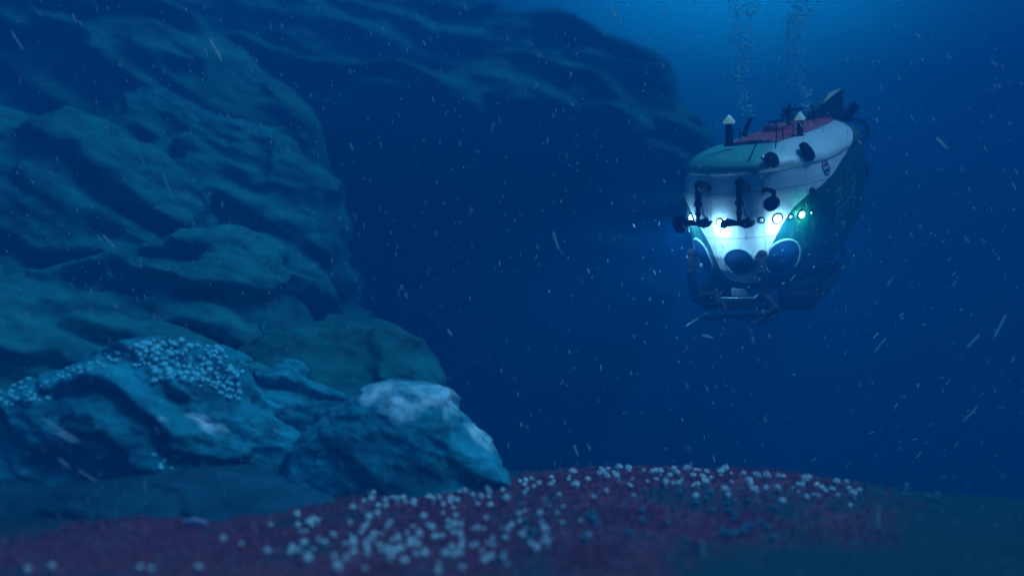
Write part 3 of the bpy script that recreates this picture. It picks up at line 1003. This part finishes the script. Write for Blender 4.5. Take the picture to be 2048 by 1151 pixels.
# stern: cruciform tail, ring thrusters, side thruster
for sx in (-1, 1):
    for up, nm in ((1, 'tail_fin'), (-1, 'tail_fin')):
        root_a, root_b = Vector((sx * .35, 6.9, 1.75 + up * .75)), Vector((sx * .3, 8.35, 1.75 + up * .55))
        tip = Vector((sx * .55, 0, up * .62))
        ta, tb = root_a + tip + Vector((0, .9, 0)), root_b + tip + Vector((0, .55, 0))
        nr = (ta - root_a).cross(root_b - root_a).normalized() * .045
        V = [root_a + nr, root_b + nr, tb + nr * .5, ta + nr * .5, root_a - nr, root_b - nr, tb - nr * .5, ta - nr * .5]
        mb = MB(); mb.add(V, [(0, 1, 2, 3), (7, 6, 5, 4), (0, 4, 5, 1), (1, 5, 6, 2), (2, 6, 7, 3), (3, 7, 4, 0)], False)
        mb.build(nm, M['green'] if 'green' in M else M['frame'], sub)
for cx2, cz2 in ((-.75, 2.3), (.75, 2.3), (-.7, 1.3), (.7, 1.3)):
    c = Vector((cx2, 8.5, cz2))
    mb = MB()
    ringp = [c + Vector((.32 * math.cos(t), 0, .32 * math.sin(t))) for t in np.linspace(0, 2 * math.pi, 28, endpoint=False)]
    V = []
    for p_ in ringp: 
        d_ = (p_ - c).normalized()
        V += [p_ + Vector((0, -.12, 0)), p_ + d_ * .05 + Vector((0, -.05, 0)), p_ + d_ * .03 + Vector((0, .16, 0)), p_ - d_ * .02 + Vector((0, .16, 0))]
    F = [(i * 4 + j, ((i + 1) % 28) * 4 + j, ((i + 1) % 28) * 4 + (j + 1) % 4, i * 4 + (j + 1) % 4) for i in range(28) for j in range(4)]
    mb.add(V, F)
    for k in range(3):
        t = k * math.pi / 3
        mb.tube([c - Vector((math.cos(t), 0, math.sin(t))) * .33, c + Vector((math.cos(t), 0, math.sin(t))) * .33], .016, 6)
    mb.tube([c + Vector((0, -.3, 0)), c + Vector((0, .12, 0)), c + Vector((0, .22, 0))], [.07, .08, .02], 14)
    mb.tube([c + Vector((0, -.2, 0)), Vector((cx2 * .4, 7.9, cz2))], .05, 8)
    mb.build('stern_thruster', M['black'], sub)
# upper mast frame at the stern, as the dark shape above the deck
c = in_plane(1652, 205, 6.6)
mb = MB()
A = [in_plane(1606, 238, 6.0), in_plane(1640, 208, 6.4), in_plane(1655, 186, 6.8), in_plane(1681, 176, 7.1), in_plane(1684, 222, 7.5), in_plane(1672, 246, 7.3)]
for nrm_off in (Vector((.05, 0, 0)),):
    V = [p_ + nrm_off for p_ in A] + [p_ - nrm_off for p_ in A]
    m6 = len(A)
    mb.add(V, [tuple(range(m6)), tuple(range(2 * m6 - 1, m6 - 1, -1))] + [(i, m6 + i, m6 + (i + 1) % m6, (i + 1) % m6) for i in range(m6)], False)
mb.build('rudder', M['fin'] if 'fin' in M else M['frame'], sub)
for px, py in ((1636, 570), (1655, 548)):
    c = in_plane(px, py, 3.6 if px == 1636 else 4.3)
    mb = MB().tube([c + Vector((0, -.28, 0)), c + Vector((0, -.24, 0)), c + Vector((0, .24, 0)), c + Vector((0, .3, 0))], [.2, .26, .24, .18], 22)
    mb.tube([c, c + Vector((-.5, 0, .45))], .07, 8)
    mb.build('side_thruster', M['black'], sub)


# ------------------------------------------------------------------ bubbles
def bubbles(name, label, base, top, w0, w1, cnt, seed):
    rg = random.Random(seed)
    mb = MB()
    for i in range(cnt):
        t = rg.random() ** .9
        c = Vector(base) + (Vector(top) - Vector(base)) * t
        wob = .10 * math.sin(t * 9 + seed) + .05 * math.sin(t * 23)
        sp2 = w0 + (w1 - w0) * t
        c += Vector((wob + rg.gauss(0, sp2), rg.gauss(0, sp2), 0))
        r = min(.045, .009 + abs(rg.gauss(0, .012)))
        mb.ball(c, r, 8, 5, (1, 1, .8))
    o = mb.build(name, M['bubble'], None)
    tag(o, label, 'bubbles', None, 'stuff')


bubbles('bubble_column', 'rising column of tiny pale bubbles above the left mast of the submersible', P(1492, 235, 18.5), P(1468, -110, 19.5), .07, .24, 700, 3)
bubbles('bubble_column', 'dense rising column of pale bubbles above the right mast of the submersible', P(1602, 222, 19.5), P(1590, -110, 20.5), .07, .26, 950, 8)


# ------------------------------------------------------------------ anemones, corals, algae
def lump_mesh(name, seed, material, n_lobes, stalk=True, lobe=.34, spread=.75):
    rg = random.Random(seed)
    mb = MB()
    if stalk: mb.tube([(0, 0, -.6), (0, 0, .35), (0, 0, .6)], [.55, .42, .5], 10)
    mb.ball((0, 0, .9), .72, 14, 9, (1, 1, .8))
    for i in range(n_lobes):
        z = rg.uniform(-.25, 1); a = rg.uniform(0, 6.283); rr = math.sqrt(max(0, 1 - z * z))
        d = Vector((rr * math.cos(a), rr * math.sin(a), z))
        c = Vector((0, 0, .9)) + d * spread * .85
        mb.tube([c - d * .2, c, c + d * lobe * .7, c + d * lobe], [.15, .15, .12, .05], 6)
    o = mb.build(name, material)
    me = o.data
    bpy.data.objects.remove(o)
    return me


AN = [lump_mesh('anemone', k, M['anemone'], 30) for k in range(3)]
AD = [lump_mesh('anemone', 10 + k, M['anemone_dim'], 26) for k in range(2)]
CK = [lump_mesh('coral_polyp', 20 + k, M['coral'], 20, False, .22, .62) for k in range(4)]


def place(name, mesh, loc, r, label, cat, group, rg, tilt=.25):
    o = bpy.data.objects.new(name, mesh)
    o.location = loc
    o.scale = (r * rg.uniform(.85, 1.15), r * rg.uniform(.85, 1.15), r * rg.uniform(.8, 1.2))
    o.rotation_euler = (rg.uniform(-tilt, tilt), rg.uniform(-tilt, tilt), rg.uniform(0, 6.28))
    link(o); tag(o, label, cat, group)
    return o


def ground_at(px, py):
    """walk the ray of that pixel down to the seabed"""
    d = P(px, py, 1.0) - Vector((0, 0, CAM_Z))
    y = np.linspace(7, 22, 900)
    x = d.x * y; z = CAM_Z + d.z * y
    g = ground_z(x, y)
    k = np.nonzero(z < g)[0]
    if len(k) == 0: return None
    return Vector((x[k[0]], y[k[0]], g[k[0]]))


rg = random.Random(5)
taken = []


def scatter(cnt, area, meshes, r0, r1, label, group, name='anemone'):
    done, tries = 0, 0
    while done < cnt and tries < cnt * 40:
        tries += 1
        px, py = area()
        g = ground_at(px, py)
        if g is None or g.z < -.6: continue
        r = rg.uniform(r0, r1)
        if any((g - t).length < r * 1.5 for t in taken): continue
        hid = False
        for o_, bv in ROCKS:
            if bv is not None:
                d_ = (g - Vector((0, 0, CAM_Z)))
                h_, _, _, di_ = bv.ray_cast(Vector((0, 0, CAM_Z)), d_.normalized())
                if h_ is not None and di_ < d_.length: hid = True
        if hid: continue
        taken.append(g)
        place(name, rg.choice(meshes), g + Vector((0, 0, r * .05)), r, label, 'sea anemone', group, rg)
        done += 1


def crest(px): return float(np.interp(px, [1000, 1150, 1250, 1450, 1650, 1750, 1860], [965, 945, 938, 942, 960, 975, 988]))


def a_ridge():
    px = rg.uniform(1005, 1720); return px, crest(px) + abs(rg.gauss(0, 24)) + 2
def a_front():
    while True:
        px, py = rg.gauss(830, 180), rg.gauss(1085, 34)
        if 440 < px < 1180 and 1018 < py < 1150: return px, py
def a_foot():
    px = rg.uniform(720, 1010); return px, rg.uniform(980, 1018)


scatter(112, a_ridge, AN, .028, .068, 'small white anemone on the crest of the red seabed rise below the submersible', 'white anemones on the crest of the seabed rise')
scatter(140, a_front, AN, .024, .056, 'small white anemone on red algae in the near foreground patch', 'white anemones in the near foreground')
scatter(30, a_foot, AN, .038, .056, 'small pale anemone at the foot of the encrusted boulder', 'pale anemones at the foot of the boulder')
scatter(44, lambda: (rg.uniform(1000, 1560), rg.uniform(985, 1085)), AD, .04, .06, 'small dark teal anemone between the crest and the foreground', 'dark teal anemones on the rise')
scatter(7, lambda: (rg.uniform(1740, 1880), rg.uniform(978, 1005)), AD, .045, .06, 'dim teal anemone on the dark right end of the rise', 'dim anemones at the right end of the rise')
scatter(5, lambda: (rg.uniform(10, 420), rg.uniform(1139, 1152)), AN, .03, .042, 'small pale anemone at the bottom left edge of the seabed', 'pale anemones at the bottom left edge')


def rock_at(px, py, which):
    for o_, bv in ROCKS:
        if o_ is which:
            d_ = (P(px, py, 1.0) - Vector((0, 0, CAM_Z))).normalized()
            h_, nn_, _, di_ = bv.ray_cast(Vector((0, 0, CAM_Z)), d_)
            return h_, nn_


def coral_on(cnt, area, r0, r1, label, group, which=slab):
    done, tries, tk = 0, 0, []
    while done < cnt and tries < cnt * 60:
        tries += 1
        px, py = area()
        h_, nn_ = rock_at(px, py, which)
        if h_ is None: continue
        r = rg.uniform(r0, r1)
        if any((h_ - t).length < r * 1.05 for t in tk): continue
        tk.append(h_)
        place('coral_polyp', rg.choice(CK), h_ + Vector((0, 0, -r * .3)), r, label, 'coral', group, rg, .5)
        done += 1


def sky_y(px): return float(np.interp(px, [0, 100, 200, 280, 370, 440, 490], [775, 752, 722, 694, 690, 712, 765]))


def c_main():
    while True:
        px = rg.uniform(265, 485); py = sky_y(px) + rg.uniform(-8, 75 if px > 300 else 40)
        if py < 800: return px, py


coral_on(150, c_main, .035, .08, 'pale blue coral knob in the dense patch on top of the rock slab', 'coral knobs in the patch on the slab')
coral_on(34, lambda: (lambda p_: (p_, sky_y(p_) + rg.uniform(-6, 16)))(rg.uniform(95, 290)), .03, .055, 'small pale coral knob in the thin line along the slab crest', 'coral knobs along the slab crest')
coral_on(9, lambda: (rg.uniform(250, 420), rg.uniform(905, 945)), .03, .06, 'single pale coral knob on the lower front of the rock slab', 'coral knobs low on the slab front')
coral_on(26, lambda: (rg.uniform(-5, 100), rg.uniform(758, 812)), .035, .06, 'pale blue coral knob near the left edge of the rock slab', 'coral knobs at the left edge')

# a white cluster below the slab and a dark violet sea slug
cl = MB()
for k in range(9):
    q = Vector((rg.gauss(0, .09), rg.gauss(0, .05), abs(rg.gauss(0, .05))))
    cl.ball(q, rg.uniform(.035, .07), 12, 8, (1, 1, rg.uniform(.7, 1.2)))
h_, _ = rock_at(583, 944, slab)
g_ = h_ if h_ is not None else ground_at(583, 950)
co = cl.build('coral_cluster', plain('white_coral', (.70, .80, .80), .7, 0, .1, 20))
co.location = g_; tag(co, 'bright white coral cluster at the lower right tip of the rock slab', 'coral')
g_ = ground_at(388, 1052)
mb = MB(); mb.tube([(-.17, 0, .03), (-.12, 0, .045), (0, .01, .06), (.12, 0, .045), (.18, -.01, .02)], [.01, .045, .062, .042, .008], 12)
sl = mb.build('sea_slug', plain('violet_slug_skin', (.26, .24, .36), .5, 0, .3, 20)); sl.location = g_
for k in (-1, 1):
    MB().tube([(-.13, .02 * k, .07), (-.15, .03 * k, .11)], [.008, .005], 6).build('tentacle', sl.data.materials[0], sl)
tag(sl, 'small violet sea slug lying on the red seabed at lower left', 'sea slug')

# red algae carpet
mb_v, mb_f = [], []
NT = 26000
tx_ = RNG.uniform(-7.5, 7.5, NT * 3); ty_ = RNG.uniform(8.2, 15.4, NT * 3)
keep = (RNG.uniform(0, 1, NT * 3) < algae_mask(tx_, ty_) * (.35 + .65 * (fbm(np.stack([tx_ * 1.3, ty_ * 1.3, tx_ * 0], -1), 3, 40) > -.1))) & (np.abs(tx_) < ty_ * .66) & (ty_ < edge_y(tx_) + .4)
tx_, ty_ = tx_[keep][:NT], ty_[keep][:NT]
tz_ = ground_z(tx_, ty_)
for x, y, z in zip(tx_, ty_, tz_):
    h = random.uniform(.015, .04)
    for k in range(3):
        a = random.uniform(0, 6.283); lean = random.uniform(.2, .9)
        dx, dy = math.cos(a), math.sin(a)
        w_ = random.uniform(.006, .013)
        bx, by = x + dx * .01, y + dy * .01
        i = len(mb_v)
        mb_v += [(bx - dy * w_, by + dx * w_, z - .01), (bx + dy * w_, by - dx * w_, z - .01),
                 (bx + dx * h * lean + dy * w_ * .7, by + dy * h * lean - dx * w_ * .7, z + h), (bx + dx * h * lean - dy * w_ * .7, by + dy * h * lean + dx * w_ * .7, z + h * .95)]
        mb_f.append((i, i + 1, i + 2, i + 3))
me = bpy.data.meshes.new('red_algae'); me.from_pydata(mb_v, [], mb_f); me.materials.append(M['algae'])
tag(link(bpy.data.objects.new('red_algae', me)), 'carpet of short dark red algae over the seabed shelf', 'algae', None, 'stuff')

# ------------------------------------------------------------------ drifting marine snow
mb = MB()
rs = random.Random(99)


def fleck(c, d, ln, th):
    d = d.normalized()
    a = d.cross(Vector((.3, 1, .2))).normalized(); b2 = d.cross(a)
    V = []
    for t, q in ((-.5, .35), (-.35, 1), (.38, .9), (.5, .3)):
        for k in range(4):
            an = k * math.pi / 2
            V.append(c + d * (t * ln) + (a * math.cos(an) + b2 * math.sin(an)) * th * q)
    F = [(i * 4 + k, i * 4 + (k + 1) % 4, (i + 1) * 4 + (k + 1) % 4, (i + 1) * 4 + k) for i in range(3) for k in range(4)] + [(3, 2, 1, 0), (12, 13, 14, 15)]
    mb.add(V, F, False)


def drift(px, py):
    if px > 1560 and py > 480:
        return Vector((rs.gauss(.75, .4), rs.gauss(0, .3), rs.gauss(.85, .3)))
    lean = np.interp(px, [0, 700, 1100, 2048], [.50, .28, .10, .55])
    return Vector((lean + rs.gauss(0, .16), rs.gauss(0, .3), -1))


for i in range(3200):
    px, py = rs.uniform(-300, 2350), rs.uniform(-200, 1300)
    Y = rs.uniform(12.0, 19) if px > 1000 and py < 930 else (rs.uniform(12, 17) if py < 600 else rs.uniform(10.5, 12.8))
    c = P(px, py, Y)
    if c.z < .15: Y = min(Y, 2.8 / max(.01, (py - 575.5) / FPX)); c = P(px, py, Y)
    pix = Y / FPX
    ln = (2.5 + abs(rs.gauss(0, 6.0))) * pix
    if rs.random() < .35: ln = rs.uniform(1.6, 3) * pix
    fleck(c, drift(px, py), ln, rs.uniform(.55, 1.25) * pix)
# a few long flecks, their stretched shape standing in for motion-blur streaks
for px, py, ln, th, ang in ((1112, 482, 40, 5, -72), (1228, 25, 26, 4, -65), (282, 524, 24, 4, -88), (290, 970, 26, 5, -86), (1757, 1034, 52, 6, -88),
                            (1406, 1096, 40, 5, -82), (1884, 286, 34, 4.5, -42), (2000, 652, 55, 5, 60), (1946, 682, 40, 4, 44), (120, 858, 90, 5, -33),
                            (128, 925, 30, 5, -42), (175, 950, 44, 4, -33), (432, 100, 50, 6, -62), (35, 82, 44, 4, -60), (218, 482, 36, 5, -48),
                            (1415, 672, 24, 3.5, -15), (1454, 313, 18, 3, -88), (985, 255, 22, 4, 70), (510, 1056, 24, 4, -78), (724, 1018, 22, 4, -65),
                            (1940, 828, 46, 3, 42), (1760, 690, 40, 3, 50), (1152, 900, 26, 4, -70), (900, 665, 18, 4, -60), (335, 370, 50, 3, -70)):
    Y = 11.5 if py > 700 and px < 1020 else 13.5
    c = P(px, py, Y)
    if c.z < .2: Y = 2.8 / ((py - 575.5) / FPX); c = P(px, py, Y)
    pix = Y / FPX
    a = math.radians(ang)
    fleck(c, Vector((math.cos(a), .1, math.sin(a))), ln * pix, th * .42 * pix)
sn = mb.build('marine_snow', M['snow'])
tag(sn, 'drifting white flecks of marine snow, some drawn out as motion streaks, all through the water', 'marine snow', None, 'stuff')

# ------------------------------------------------------------------ the water itself
mb = MB()
x0, x1, y0, y1, z0, z1 = -48, 48, -8, 68, -27, 19
mb.add([(x0, y0, z0), (x1, y0, z0), (x1, y1, z0), (x0, y1, z0), (x0, y0, z1), (x1, y0, z1), (x1, y1, z1), (x0, y1, z1)],
       [(3, 2, 1, 0), (4, 5, 6, 7), (0, 1, 5, 4), (1, 2, 6, 5), (2, 3, 7, 6), (3, 0, 4, 7)], False)
hz_m = bpy.data.materials.new('sea_water_haze'); hz_m.use_nodes = True
n, l = hz_m.node_tree.nodes, hz_m.node_tree.links
n.clear()
o_ = n.new('ShaderNodeOutputMaterial'); pv = n.new('ShaderNodeVolumePrincipled')
pv.inputs['Color'].default_value = HAZE_COLOR
pv.inputs['Density'].default_value = HAZE_DENSITY
pv.inputs['Anisotropy'].default_value = HAZE_G
l.new(pv.outputs[0], o_.inputs['Volume'])
hz = mb.build('haze', hz_m)
tag(hz, 'blue sea water filling the whole scene', None, None, 'stuff')
